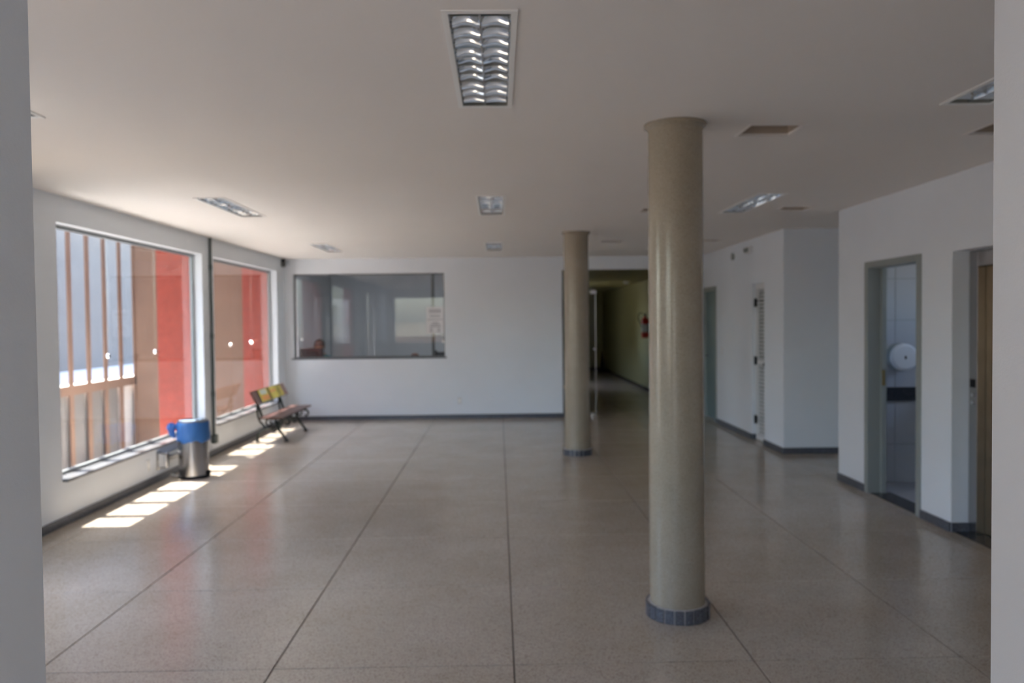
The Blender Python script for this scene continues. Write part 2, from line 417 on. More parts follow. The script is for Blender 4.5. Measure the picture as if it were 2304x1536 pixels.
# reception room behind the glass
b = B(); slab(b, 'y', 16.3, 16.45, XL, 0.895, 0, 3.0, []); struct(b.build('wall_reception', M_GREYRM))
b = B(); slab(b, 'x', XL - T, XL, YB + T, 16.45, 0, 3.0, [(12.98, 13.6, 0.9, 2.35)]); struct(b.build('wall_reception', M_GREYRM))  # unseen window hole added to let light into the reception room
b = B(); b.box(XL, 0.895, YB + T, 16.3, 2.6, 2.7); struct(b.build('ceiling', M_GREYRM))

# ------------------------------------------------------------------ outside: court by the windows, ground in front
b = B(); b.box(-60, 60, -60, 60, -0.9, -0.5); tag(b.build('ground', M_SOIL), kind='structure')
b = B(); b.box(-60, 5.5, -60, 0.849, -0.5, -0.06); tag(b.build('ground', M_SOIL), kind='structure')
b = B(); b.box(-5.9, XL - T, 5.6, 12.72, -0.5, -0.46); struct(b.build('trim_4', M_CONC))     # court floor
b = B(); b.box(-30, -5.96, 5.6, 30, -0.5, 0.76); tag(b.build('ground', M_CONC), kind='structure')   # raised bank behind the screen
b = B(); b.box(-5.9, XL - T, 12.72, 12.95, -0.5, 3.4); struct(b.build('wall_court_end', M_TAN))
b = B(); b.box(-8.1, -7.85, 5.6, 22, 0.7, 6.2); tag(b.build('wall_boundary', M_WSTUC), 'white rendered boundary wall behind the tan slatted screen', kind='structure')
b = B(); b.box(-3.79, XL - T, 0.85, 12.72, 2.62, 3.25); struct(b.build('trim_5', M_TAN))       # eaves over the windows

# slatted screen of tan mortar strips with white panels in its lower row
XS = -5.87
scr = thing('slatted_screen', (XS, 6.8, -0.46), 'tan slatted screen wall of upright strips seen through the large window', 'screen wall')
FP = 0.476; f0 = 12.24
fins = [f0 - FP * k for k in range(14)]
B().box(XS - 0.022, XS, 5.6, 12.72, 0.635, 0.765).build('rail', M_TAN, scr)
B().box(XS - 0.022, XS, 5.6, 12.72, 3.25, 3.37).build('rail', M_TAN, scr)
B().box(XS - 0.022, XS, 12.67, 12.72, -0.46, 3.25).build('end_post', M_TAN, scr)
for y in fins:
    bb = B(); bb.box(XS - 0.022, XS, y - 0.047, y + 0.047, 0.765, 3.25); bb.box(XS - 0.022, XS, y - 0.047, y + 0.047, -0.46, 0.635)
    bb.build('upright_strip', M_TAN, scr)
for k, y in enumerate(fins[:-1]):
    a, c = fins[k + 1] + 0.047, y - 0.047
    xb = XS - 0.055
    P0, P1, P2, P3 = (xb, a, 0.64), (xb, c, 0.64), (xb, c, -0.46), (xb + 0.045, a, -0.46)
    Q0, Q1 = (xb, a, 0.38), (xb - 0.003, c, -0.40)
    bb = B(); bb.add([P0, P1, P2, P3, Q0], [(0, 1, 2, 4), (4, 2, 3)])  # diagonal fold shapes the lighter and darker halves of each panel
    bb.build('white_panel', M_WSTUC, scr)

# pergola slats over the court
pg = thing('pergola', (-5.0, 6.8, 3.05), 'tan concrete pergola slats over the court outside the windows', 'pergola')
for k in range(-12, 14):
    yc = 6.535 + 0.487 * k + 0.2 * 3.15
    if 5.65 < yc < 12.68: B().box(XS + 0.002, -3.792, yc - (0.30 if k == -1 else 0.033), yc + (0.14 if k == -1 else 0.033), 3.05, 3.25).build('slat', M_TAN, pg)  # one slat widened to block a stray sun patch on the floor

# red pilasters outside, at the far side of each window
for k, (y0, y1, lab) in enumerate(((9.33, 9.60, 'red rough-cast pilaster outside the far edge of the nearer large window'),
                                   (12.43, 12.70, 'red rough-cast pilaster outside the far edge of the window by the bench'),
                                   (5.05, 5.32, 'red rough-cast pilaster outside the window hidden behind the doorway jamb'))):
    bb = B(); bb.box(-4.05, XL - T - 0.002, y0, y1, -0.46, 2.62, 0.012)
    tag(bb.build('pilaster', M_RED), lab, 'pilaster')

# front yard seen only in reflections: low tan wall and a dry slope
b = B(); b.box(-25, 12, -9.2, -9.0, -0.1, 0.95); struct(b.build('wall_yard', M_TAN))
b = B(); b.add([(-60, -60, 1.5), (40, -60, 1.5), (40, -9.6, 0.2), (-60, -9.6, 0.2), (-60, -60, -0.06), (40, -60, -0.06), (40, -9.6, -0.06), (-60, -9.6, -0.06)],
      [(0, 1, 2, 3), (4, 7, 6, 5), (3, 2, 6, 7), (0, 4, 5, 1), (0, 3, 7, 4), (1, 5, 6, 2)]); tag(b.build('ground', M_GRASS), kind='structure')
# ------------------------------------------------------------------ windows of the left wall
def side_window(n, y0, y1):
    w = thing('window_%d' % n, (XL - 0.125, y0, WZ0), kind='structure')
    xo, xi = XL - T + 0.01, XL - T + 0.05
    fr = B(); t = 0.032
    fr.box(xo, xi, y0, y1, WZ0, WZ0 + 0.035, 0.003); fr.box(xo, xi, y0, y1, WZ1 - t, WZ1, 0.003)
    fr.box(xo, xi, y0, y0 + t, WZ0, WZ1, 0.003); fr.box(xo, xi, y1 - t, y1, WZ0, WZ1, 0.003)
    fr.build('window_frame', M_ALU, w)
    B().box(xi, XL + 0.045, y0 - 0.0, y1, WZ0 - 0.016, WZ0 + 0.008, 0.003).build('window_sill', M_SILL, w)
    N = 3; L = (y1 - y0 - 2 * t) / N
    xg = (xo + xi) / 2
    for k in range(N):
        a = y0 + t + L * k
        B().box(xg - 0.004, xg + 0.004, a + 0.0015, a + L - 0.0015, WZ0 + 0.03, WZ1 - t + 0.004).build('pane', M_GLASS, w)
    for k in range(1, N):
        a = y0 + t + L * k
        for zz in (1.313,):
            B().lathe((xg, a, zz), [(0.021, -0.012), (0.021, 0.010), (0.014, 0.014)], 14, 'x').build('glass_clip', M_CHROME, w, True)
for n, (a, c) in enumerate(WINS): side_window(n + 1, a, c)

# front window
w = thing('window_4', (-2.3, 1.0, 0.9), kind='structure')
fr = B(); x0, x1, z0, z1 = FW
for q in ((x0, x1, z0, z0 + 0.03), (x0, x1, z1 - 0.03, z1), (x0, x0 + 0.03, z0, z1), (x1 - 0.03, x1, z0, z1)): fr.box(q[0], q[1], 0.98, 1.02, q[2], q[3])
fr.build('window_frame', M_ALU, w)
for k in range(2):
    a = x0 + 0.03 + k * (x1 - x0 - 0.06) / 2
    B().box(a + 0.002, a + (x1 - x0 - 0.06) / 2 - 0.002, 0.996, 1.004, z0 + 0.03, z1 - 0.03).build('pane', M_GLASS, w)

# reception window
w = thing('window_5', (-2.1, YB + 0.09, 1.017), kind='structure')
x0, x1, z0, z1 = RW
fr = B()
for q in ((x0, x1, z0, z0 + 0.02), (x0, x1, z1 - 0.02, z1), (x0, x0 + 0.022, z0, z1), (x1 - 0.018, x1, z0, z1)): fr.box(q[0], q[1], YB + 0.075, YB + 0.11, q[2], q[3], 0.002)
fr.build('window_frame', M_ALUDK, w)
B().box(-1.105, -1.055, YB + 0.10, YB + 0.14, z0, z1, 0.002).build('mullion', M_ALUDK, w)
B().box(x0 + 0.02, -1.083, YB + 0.086, YB + 0.094, z0 + 0.015, z1 - 0.015).build('pane', M_GLASSR, w)
B().box(-1.079, x1 - 0.016, YB + 0.086, YB + 0.094, z0 + 0.015, z1 - 0.015).build('pane', M_GLASSR, w)
B().box(x0 - 0.04, x1 + 0.03, YB - 0.015, YB + 0.12, z0 - 0.02, z0 + 0.002, 0.003).build('window_sill', M_GRANITE, w)
for cx, cz in ((-3.235, 1.33), (-0.915, 1.268)):
    B().lathe((cx, YB + 0.088, cz), [(0.024, 0.008), (0.024, -0.010), (0.015, -0.016)], 14, 'y').build('glass_clip', M_CHROME, w, True)

# ------------------------------------------------------------------ doors
# restroom doorway: grey steel frame with a latch plate
d = thing('door_1', (XR, 6.575, 0), kind='structure')
bb = B()
for y0, y1 in ((6.103, 6.168), (6.982, 7.047)): bb.box(XR - 0.012, XR + 0.15, y0, y1, 0, 2.092, 0.004)
bb.box(XR - 0.012, XR + 0.15, 6.168, 6.982, 2.034, 2.092, 0.004)
bb.box(XR + 0.105, XR + 0.15, 6.955, 6.984, 0, 2.036, 0.002); bb.box(XR + 0.105, XR + 0.15, 6.166, 6.19, 0, 2.036, 0.002)
fo = bb.build('door_frame', M_FRAMEG, d)
B().box(XR + 0.108, XR + 0.135, 6.951, 6.9555, 0.98, 1.12).build('latch_plate', mat('brass', (0.45, 0.33, 0.14), 0.35, 1.0), fo)
# louvred service door
d = thing('door_2', (XR + 0.06, 9.99, 0), kind='structure')
xl0, xl1 = XR + 0.047, XR + 0.082
bb = B(); bb.box(xl0, xl1, 9.758, 9.80, 0.01, 2.043, 0.002); bb.box(xl0, xl1, 10.18, 10.222, 0.01, 2.043, 0.002)
for z0, z1 in ((0.01, 0.07), (1.0, 1.05), (1.97, 2.043)): bb.box(xl0, xl1, 9.80, 10.18, z0, z1, 0.002)
leaf = bb.build('door_leaf', M_PLASW, d)
for rng in ((0.07, 1.0), (1.05, 1.97)):
    nn = int((rng[1] - rng[0]) / 0.047)
    for k in range(nn):
        z = rng[0] + (k + 0.5) * (rng[1] - rng[0]) / nn
        B().prism([(xl0 + 0.002, z - 0.014), (xl0 + 0.006, z - 0.016), (xl1 - 0.002, z + 0.008), (xl1 - 0.006, z + 0.010)], 'y', 9.80, 10.18).build('slat', M_PLASW, leaf)
B().box(xl1 + 0.01, xl1 + 0.02, 9.76, 10.22, 0, 2.045).build('backing', M_FRAMEG, d)
for z in (0.267, 1.04, 1.80):
    bb = B(); bb.box(xl0 - 0.014, xl0, 10.165, 10.21, z - 0.05, z + 0.05, 0.003); bb.lathe((xl0 - 0.014, 10.205, z - 0.055), [(0.011, 0), (0.011, 0.11)], 10)
    bb.build('hinge', M_BLACK, d)
B().lathe((xl0 - 0.045, 9.785, 1.01), [(0.014, 0.045), (0.010, 0.03), (0.021, 0.016), (0.024, 0.004), (0.014, -0.004)], 14, 'x').build('knob', M_BLACK, d, True)
# blue-grey door at the far end of the right wall
d = thing('door_3', (XR, 12.35, 0), kind='structure')
bb = B()
for y0, y1 in ((11.902, 11.962), (12.735, 12.795)): bb.box(XR - 0.01, XR + 0.13, y0, y1, 0, 2.093, 0.004)
bb.box(XR - 0.01, XR + 0.13, 11.962, 12.735, 2.036, 2.093, 0.004)
bb.build('door_frame', M_FRAMEG, d)
lf = B().box(XR + 0.07, XR + 0.105, 11.964, 12.733, 0.006, 2.034, 0.002).build('door_leaf', M_BLUEG, d)
bb = B(); bb.tube([(XR + 0.07, 12.66, 1.0), (XR + 0.03, 12.66, 1.0), (XR + 0.025, 12.64, 1.0), (XR + 0.025, 12.55, 1.0)], 0.009); bb.build('handle', M_STEEL, lf, True)
# lift
d = thing('door_4', (XR + 0.13, 5.12, 0), kind='structure')
xe = XR + 0.125
bb = B(); bb.box(xe, xe + 0.10, 5.588, 5.685, 0.006, 2.068, 0.003); bb.box(xe, xe + 0.10, 4.555, 4.65, 0.006, 2.068, 0.003); bb.box(xe, xe + 0.10, 4.65, 5.588, 1.957, 2.068, 0.003)
pt = bb.build('lift_portal', M_STEEL, d)
B().box(xe + 0.062, xe + 0.085, 5.462, 5.585, 0.008, 1.955, 0.002).build('door_panel', M_GOLD, d)
B().box(xe + 0.075, xe + 0.098, 4.66, 5.455, 0.008, 1.955, 0.002).build('door_panel', M_GOLD, d)
B().box(xe + 0.099, xe + 0.115, 4.66, 5.588, 0.006, 1.956).build('shaft_lining', M_DARK, d)
B().box(xe - 0.004, xe, 5.612, 5.668, 1.075, 1.135, 0.001).build('floor_display', M_BLACK, d)
B().lathe((xe - 0.008, 5.637, 1.02), [(0.014, 0.0), (0.014, 0.008)], 16, 'x').build('call_button', M_CHROME, d)
B().lathe((xe - 0.008, 5.637, 0.965), [(0.014, 0.0), (0.014, 0.008)], 16, 'x').build('call_button', M_CHROME, d)
# glass side panel of the corridor entrance with its patch fittings
d = thing('door_5', (1.32, YB + 0.07, 0), kind='structure')
B().box(1.06, 1.60, YB + 0.066, YB + 0.076, 0.02, 2.40).build('glass_panel', M_GLASS, d)
for z0, z1 in ((0.0, 0.06), (2.02, 2.09)):
    B().box(1.52, 1.615, YB + 0.05, YB + 0.092, z0 + 0.001, z1, 0.004).build('patch_fitting', M_CHROME, d)
B().box(1.594, 1.606, YB + 0.06, YB + 0.082, 0.06, 2.02, 0.002).build('edge_profile', M_CHROME, d)
B().lathe((1.575, YB + 0.045, 1.116), [(0.02, 0.0), (0.02, 0.05)], 14, 'y').build('lock', M_CHROME, d)
B().box(1.048, 1.075, YB + 0.05, YB + 0.095, 0, 2.42, 0.003).build('door_frame', M_ALUDK, d)

# ------------------------------------------------------------------ columns
def column(cx, cy, r, label):
    c = thing('column', (cx, cy, 0), label, 'column', None)
    B().lathe((cx, cy, 0), [(r * 1.02, 0.002), (r * 1.02, 0.6), (r, 1.4), (r, ZC - 0.055), (r, ZC - 0.001)], 48).build('shaft', M_COLUMN, c, True)
    bb = B(); bb.lathe((cx, cy, 0), [(r + 0.002, ZC - 0.035), (r + 0.006, ZC - 0.026), (r + 0.020, ZC - 0.016), (r + 0.021, ZC - 0.001)], 48, cap=False); bb.build('collar', M_COLUMN, c, True)
    B().lathe((cx, cy, 0), [(r + 0.020, 0.001), (r + 0.020, 0.066), (r + 0.004, 0.074)], 48).build('mortar_bed', M_MORTAR, c, True)
    N = 20
    for k in range(N):
        a0 = 2 * PI * (k + 0.07 + 0.02 * random.random()) / N; a1 = 2 * PI * (k + 0.92 + 0.02 * random.random()) / N
        ri, ro = r + 0.016, r + 0.026 + 0.002 * random.random(); h = 0.070 + 0.004 * random.random()
        vs = []
        for z in (0.0015, h):
            for a in (a0, (a0 + a1) / 2, a1):
                vs += [(cx + ri * math.cos(a), cy + ri * math.sin(a), z), (cx + ro * math.cos(a), cy + ro * math.sin(a), z)]
        fs = [(0, 2, 3, 1), (2, 4, 5, 3), (6, 7, 9, 8), (8, 9, 11, 10), (1, 3, 9, 7), (3, 5, 11, 9), (0, 6, 8, 2), (2, 8, 10, 4), (0, 1, 7, 6), (4, 10, 11, 5)]
        B().add(vs, fs).build('base_tile', M_GRANITE, c)
    return c
column(0.953, 4.182, 0.1445, 'nearer round polished terrazzo column with a ring of grey stone tiles at its foot')
column(0.925, 9.255, 0.1455, 'farther round terrazzo column standing in front of the dark corridor opening')

# ------------------------------------------------------------------ ceiling light fittings (all switched off)
def light_fitting(x, y, label):
    t = thing('ceiling_light', (x, y, ZC), label, 'ceiling light', 'recessed louvre lights in the ceiling')
    w, l = LW / 2, LL / 2; z = ZC
    bb = B()
    slab(bb, 'z', z - 0.006, z - 0.0005, x - w - 0.016, x + w + 0.016, y - l - 0.018, y + l + 0.018, [(x - w + 0.006, x + w - 0.006, y - l + 0.006, y + l - 0.006)])
    bb.build('frame', M_WHITE, t)
    bb = B()
    for q in ((x - w - 0.002, x - w + 0.001, y - l, y + l), (x + w - 0.001, x + w + 0.002, y - l, y + l), (x - w, x + w, y - l - 0.002, y - l + 0.001), (x - w, x + w, y + l - 0.001, y + l + 0.002)):
        bb.box(*q, z - 0.0005, z + 0.085)
    bb.box(x - w, x + w, y - l, y + l, z + 0.085, z + 0.088)
    bb.build('housing', M_HOUS, t)
    def vprof(c, half, zb, zt, n=6):      # concave-sided wedge: thin below, wide above
        L = []
        for i in range(n + 1):
            q = i / n; L.append((c - 0.0015 - half * q ** 1.9, zb + (zt - zb) * q))
        return L + [(2 * c - u, v) for u, v in reversed(L)]
    zb, zt = z - 0.001, z + 0.040
    NX, NQ = 10, 6
    for k in range(11):
        yb = y - l + LL * (k + 0.5) / 11
        bb = B()
        for u0, u1 in ((x - w + 0.012, x - 0.004), (x + 0.004, x + w - 0.012)):      # two scooped cells per blade
            vs = []; fs = []
            for sgn in (-1, 1):
                k0 = len(vs)
                for i in range(NX + 1):
                    c = 2 * i / NX - 1
                    for q in range(NQ + 1):
                        qq = q / NQ
                        vs.append((u0 + (u1 - u0) * i / NX, yb + sgn * (0.0012 + (0.011 + 0.009 * c * c) * qq ** 1.7), zb + 0.003 + 0.003 * (1 - c * c) * (1 - qq) + (zt - zb - 0.003) * qq))
                for i in range(NX):
                    for q in range(NQ):
                        p = k0 + i * (NQ + 1) + q; fs.append((p, p + 1, p + NQ + 2, p + NQ + 1))
            h = (NX + 1) * (NQ + 1)
            for i in range(NX):
                for q in (0, NQ):
                    p = i * (NQ + 1) + q; fs.append((p, p + NQ + 1, p + NQ + 1 + h, p + h))
            for q in range(NQ):
                for i in (0, NX):
                    p = i * (NQ + 1) + q; fs.append((p, p + 1, p + 1 + h, p + h))
            bb.add(vs, fs)
        rt_, rs_ = random.uniform(-0.12, 0.12), random.uniform(-0.03, 0.03)
        bb.v = [(p[0], p[1] + rt_ * (p[2] - zb - 0.02) + rs_ * (p[0] - x), p[2]) for p in bb.v]
        bb.build('louvre_blade', M_MIRROR, t, True, 30)
    bb = B(); bb.prism(vprof(x, 0.020, zb, zt + 0.008), 'y', y - l + 0.002, y + l - 0.002); bb.build('louvre_spine', M_MIRROR, t, True, 30)
    for s in (-1, 1):
        P = []
        for i in range(7):
            q = i / 6; P.append((x + s * (w - 0.004 - 0.030 * q ** 1.8), zb + 0.002 + 0.056 * q))
        P += [(x + s * (w - 0.0015), P[-1][1]), (x + s * (w - 0.0015), P[0][1])]
        bb = B(); bb.prism(P, 'y', y - l + 0.002, y + l - 0.002); bb.build('side_reflector', M_MIRROR, t, True, 30)
        B().lathe((x + s * 0.056, y - l + 0.02, z + 0.066), [(0.006, 0), (0.0125, 0.006), (0.0125, LL - 0.046), (0.006, LL - 0.04)], 12, 'y').build('tube', M_TUBE, t, True)
    return t
rowname = ('nearest', 'middle', 'farthest')
LAB = {(0, 0): 'recessed louvre light mostly hidden behind the doorway jamb, window side', (0, 1): 'recessed louvre light beside the windows, above the bright ceiling patch',
       (0, 2): 'small-looking recessed louvre light by the corner above the reception window', (1, 0): 'large recessed louvre light nearest the viewer in the middle of the ceiling',
       (1, 1): 'second recessed louvre light back along the middle of the ceiling', (1, 2): 'third recessed louvre light back along the middle, above the blank back wall',
       (2, 0): 'recessed louvre light cut off by the door jamb near the lift', (2, 1): 'recessed louvre light on the restroom side beyond the near column',
       (2, 2): 'recessed louvre light far back, hidden behind the near column'}
proto = None
for i in range(3):
    for j in range(3):
        x, y = LPOS[i, j]
        if proto is None: proto = light_fitting(x, y, LAB[i, j])
        else: dup(proto, (x, y, ZC), LAB[i, j])

# open square recesses cut into the ceiling
HLAB = {(0, 0): 'open square ceiling recess beside the top of the near column', (0, 1): 'open square ceiling recess half hidden behind the near column',
        (0, 2): 'open square ceiling recess between the two columns, near the corridor', (1, 0): 'open square ceiling recess cut off by the door jamb',
        (1, 1): 'open square ceiling recess near the restroom side wall corner', (1, 2): 'open square ceiling recess far back near the louvred door'}
def recess(x, y, label):
    t = thing('ceiling_recess', (x, y, ZC), label, 'ceiling opening', 'square openings in the ceiling')
    bb = B(); w, l, z, h = 0.285, 0.245, ZC + 0.011, 0.13
    for q in ((x - 0.012, x, y - 0.012, y + l + 0.012), (x + w, x + w + 0.012, y - 0.012, y + l + 0.012), (x, x + w, y - 0.012, y), (x, x + w, y + l, y + l + 0.012)): bb.box(*q, z + 0.001, z + h)
    bb.build('side_boards', M_BROWNBX, t)
    B().box(x, x + w, y, y + l, z + h, z + h + 0.01).build('dark_void', M_DARK, t)  # near-black sheet stands for the unlit void above the opening
    bb = B(); slab(bb, 'z', ZC - 0.004, ZC - 0.0005, x - 0.014, x + w + 0.014, y - 0.014, y + l + 0.014, [(x + 0.001, x + w - 0.001, y + 0.001, y + l - 0.001)]); bb.build('rim', M_CEIL, t)
for i, x in enumerate(HX):
    for j, y in enumerate(HY): recess(x, y, HLAB[i, j])

# ------------------------------------------------------------------ bin, bag and the steel rail by the window
bx, by, br = -3.20, 8.18, 0.148
t = thing('trash_bin', (bx, by, 0), 'round stainless steel bin with a blue liner standing below the window', 'bin')
B().lathe((bx, by, 0), [(br, 0.03), (br, 0.575), (br - 0.004, 0.58)], 40).build('body', M_STEEL, t, True)
B().lathe((bx, by, 0), [(br + 0.006, 0.0), (br + 0.006, 0.028), (br + 0.001, 0.032)], 40).build('base_ring', M_BLACK, t, True)
bb = B(); bb.lathe((bx, by, 0), [(br + 0.002, 0.572), (br + 0.004, 0.586), (br + 0.004, 0.600), (br - 0.02, 0.604), (br - 0.022, 0.575)], 40, cap=False); bb.build('rim', M_STEELDK, t, True)
nrm = Vector((-0.064, 0.323, 1.897)).normalized(); fu = Vector((1, 0, 0)); fu = (fu - nrm * fu.dot(nrm)).normalized(); fv = nrm.cross(fu); fc = Vector((bx - 0.02, by + 0.01, 0.588))
fvs = [tuple(fc + fu * a * 0.085 + fv * c * 0.105 + nrm * h) for h in (-0.004, 0.004) for a, c in ((-1, -1), (1, -1), (1, 1), (-1, 1))]
bb = B(); bb.add(fvs, [(0, 1, 2, 3), (4, 7, 6, 5), (0, 4, 5, 1), (1, 5, 6, 2), (2, 6, 7, 3), (3, 7, 4, 0)]); bb.build('reflector_flap', M_FLAP, t)  # flap tilt aimed to reflect sunlight onto the ceiling
bb = B(); bb.lathe((bx, by, 0), [(br - 0.006, 0.50), (br - 0.006, 0.515)], 32); bb.build('inner_tray', M_BLACK, t)
bb = B(); bb.box(bx - br - 0.075, bx - br + 0.02, by - 0.05, by + 0.01, 0.012, 0.03, 0.006); bb.tube([(bx - br - 0.075, by - 0.05, 0.022), (bx - br - 0.085, by - 0.02, 0.03), (bx - br - 0.075, by + 0.01, 0.022)], 0.014)
bb.build('shiny_piece', M_CHROME, t, True)  # chrome piece standing in for a small shiny scrap on the floor
bb = B(); bb.box(bx + br - 0.02, bx + br + 0.022, by - 0.035, by + 0.015, 0.02, 0.075, 0.006); bb.build('hinge_block', M_BLACK, t)
tag(t, None)
# blue bag folded over the rim
bm = B(); n = 64; rows = []
prof = [(0.572, -0.004), (0.585, 0.008), (0.56, 0.013), (0.50, 0.012), (0.44, 0.016), (0.40, 0.018), (0.385, 0.013)]
vs = []; fs = []
for i, (z, off) in enumerate(prof):
    for k in range(n):
        a = 2 * PI * k / n
        wv = 0.0025 * math.sin(7 * a + i) + 0.002 * math.sin(17 * a + 2 * i)
        zz = z + (0.010 * math.sin(5 * a + 1) + 0.006 * math.sin(11 * a)) * (i / 6)
        vs.append((bx + (br + off + wv * (i > 1)) * math.cos(a), by + (br + off + wv * (i > 1)) * math.sin(a), zz))
for i in range(len(prof) - 1):
    for k in range(n):
        k2 = (k + 1) % n; fs.append((i * n + k, i * n + k2, (i + 1) * n + k2, (i + 1) * n + k))
t = thing('trash_bag', (bx, by, 0.38), 'blue plastic liner folded over the rim of the steel bin', 'bag')
bm.add(vs, fs); bm.build('skirt', M_BAG, t, True)
bb = B(); kc = (bx - br - 0.055, by - 0.06, 0.535)
bb.ball(kc, 0.045, 18, 12, (1.0, 0.8, 0.85)); v2 = []
for p in bb.v:
    d = (Vector(p) - Vector(kc)); s = 1 + 0.16 * math.sin(9 * math.atan2(d.y, d.x) + 40 * d.z); v2.append(tuple(Vector(kc) + d * s))
bb.v = v2
bb.tube([(kc[0] + 0.03, kc[1] + 0.02, kc[2] - 0.005), (bx - br + 0.0, by - 0.04, 0.545)], [0.03, 0.022], 10)
bb.tube([(kc[0], kc[1], kc[2] - 0.03), (kc[0] + 0.01, kc[1], kc[2] - 0.08), (kc[0] + 0.035, kc[1] + 0.01, kc[2] - 0.115)], [0.034, 0.028, 0.010], 10)
bb.build('knot', M_BAG, t, True)
# steel rail on the wall
t = thing('wall_rail', (XL, 8.3, 0.14), 'short thick steel tube rail with a square end on the wall below the window', 'rail')
B().lathe((XL + 0.055, 8.02, 0.235), [(0.044, 0.0), (0.044, 0.74)], 24, 'y').build('tube', M_STEELDK, t, True)
B().box(XL + 0.004, XL + 0.105, 7.965, 8.022, 0.135, 0.29, 0.012).build('end_post', M_CHROME, t)
B().box(XL, XL + 0.012, 7.95, 8.04, 0.12, 0.30, 0.004).build('wall_plate', M_STEEL, t)
B().box(XL, XL + 0.05, 8.70, 8.75, 0.20, 0.27, 0.004).build('bracket', M_STEEL, t)

# ------------------------------------------------------------------ bench
def arc(cx, cz, r0, r1, a0, a1, y, n=14):
    out = []
    for i in range(n + 1):
        q = i / n; a = math.radians(a0 + (a1 - a0) * q); r = r0 + (r1 - r0) * q; out.append((cx + r * math.cos(a), y, cz + r * math.sin(a)))
    return out
def smooth_pts(P, n=6):
    P = [Vector(p) for p in P]; out = []
    for i in range(len(P) - 1):
        p0 = P[max(i - 1, 0)]; p1 = P[i]; p2 = P[i + 1]; p3 = P[min(i + 2, len(P) - 1)]
        for k in range(n):
            t = k / n; out.append(0.5 * ((2 * p1) + (p2 - p0) * t + (2 * p0 - 5 * p1 + 4 * p2 - p3) * t * t + (3 * p1 - p0 - 3 * p2 + p3) * t ** 3))
    return out + [P[-1]]
t = thing('bench', (-3.08, 11.1, 0), 'wooden bench with scrolled black iron legs below the second window', 'bench')
for y in (10.54, 11.58):
    bb = B()
    # front leg sweeping from the seat out to the front foot
    bb.tube(smooth_pts([(-3.02, y, 0.315), (-3.01, y, 0.25), (-2.985, y, 0.18), (-2.93, y, 0.10), (-2.885, y, 0.035), (-2.868, y, 0.012)]), [0.018] * 30 + [0.020], 8)
    bb.box(-2.90, -2.845, y - 0.022, y + 0.022, 0.0, 0.022, 0.006)
    # rear leg
    bb.tube(smooth_pts([(-3.02, y, 0.20), (-3.10, y, 0.185), (-3.18, y, 0.165), (-3.245, y, 0.10), (-3.262, y, 0.05), (-3.262, y, 0.012)]), 0.018, 8)
    bb.box(-3.292, -3.238, y - 0.020, y + 0.020, 0.0, 0.020, 0.006)
    # seat rail and back upright
    bb.tube(smooth_pts([(-2.86, y, 0.318), (-3.02, y, 0.312), (-3.16, y, 0.318), (-3.205, y, 0.36), (-3.235, y, 0.46), (-3.27, y, 0.56), (-3.315, y, 0.665)]), 0.017, 8)
    bb.tube(smooth_pts([(-3.262, y, 0.52), (-3.262, y, 0.40), (-3.235, y, 0.29), (-3.19, y, 0.23), (-3.15, y, 0.18)]), 0.014, 8)
    # scrolls
    bb.tube(arc(-3.10, 0.255, 0.056, 0.014, 90, 470, y, 22), 0.0115, 6)
    bb.tube(arc(-2.965, 0.262, 0.045, 0.012, 100, -270, y, 20), 0.0115, 6)
    bb.tube(arc(-3.035, 0.16, 0.035, 0.010, 120, 470, y, 18), 0.0115, 6)
    bb.tube(smooth_pts([(-2.865, y, 0.315), (-2.835, y, 0.285), (-2.838, y, 0.245), (-2.865, y, 0.225), (-2.885, y, 0.245)]), [0.013] * 14 + [0.010] * 11, 8)
    bb.build('leg', M_IRON, t, True, 60)
B().tube([(-3.10, 10.54, 0.195), (-3.10, 11.06, 0.20), (-3.10, 11.58, 0.195)], 0.008, 8).build('tie_rod', M_IRON, t, True)
for x0, x1 in ((-3.185, -3.035), (-3.028, -2.865)):
    B().box(x0, x1, 10.36, 11.90, 0.328, 0.352, 0.005).build('seat_plank', M_WOOD, t)
back = B()
def back_quad(y0, y1, s0, s1, off, th):
    P0 = Vector((-3.222, 0, 0.515)); P1 = Vector((-3.305, 0, 0.685)); dvec = P1 - P0; nrm = Vector((dvec.z, 0, -dvec.x)).normalized()
    A = P0 + dvec * s0; C = P0 + dvec * s1
    vs = []
    for yy in (y0, y1):
        for q in (A + nrm * off, A + nrm * (off + th), C + nrm * (off + th), C + nrm * off): vs.append((q.x, yy, q.z))
    return vs, [(0, 1, 2, 3), (7, 6, 5, 4), (0, 4, 5, 1), (1, 5, 6, 2), (2, 6, 7, 3), (3, 7, 4, 0)]
back.add(*back_quad(10.36, 11.88, 0, 1, 0, 0.024)); bk = back.build('backrest', M_WOOD, t)
ad = B().add(*back_quad(10.60, 11.66, 0.03, 0.97, 0.0242, 0.002)).build('advert_panel', M_YELLOW, bk); ad['label'] = 'yellow printed panel on the backrest'
bb = B()
bb.add(*back_quad(10.68, 10.95, 0.58, 0.92, 0.0263, 0.0005)); bb.build('pale_print', M_ADGREY, bk)
B().add(*back_quad(10.66, 11.00, 0.12, 0.46, 0.0263, 0.0005)).build('orange_print', M_ORANGE, bk)
bb = B(); bb.add(*back_quad(11.03, 11.06, 0.05, 0.95, 0.0263, 0.0005)); bb.add(*back_quad(11.42, 11.45, 0.05, 0.95, 0.0263, 0.0005)); bb.build('seam_print', M_ADGREEN, bk)
B().add(*back_quad(11.10, 11.38, 0.55, 0.72, 0.0263, 0.0005)).build('orange_print', M_ORANGE, bk)

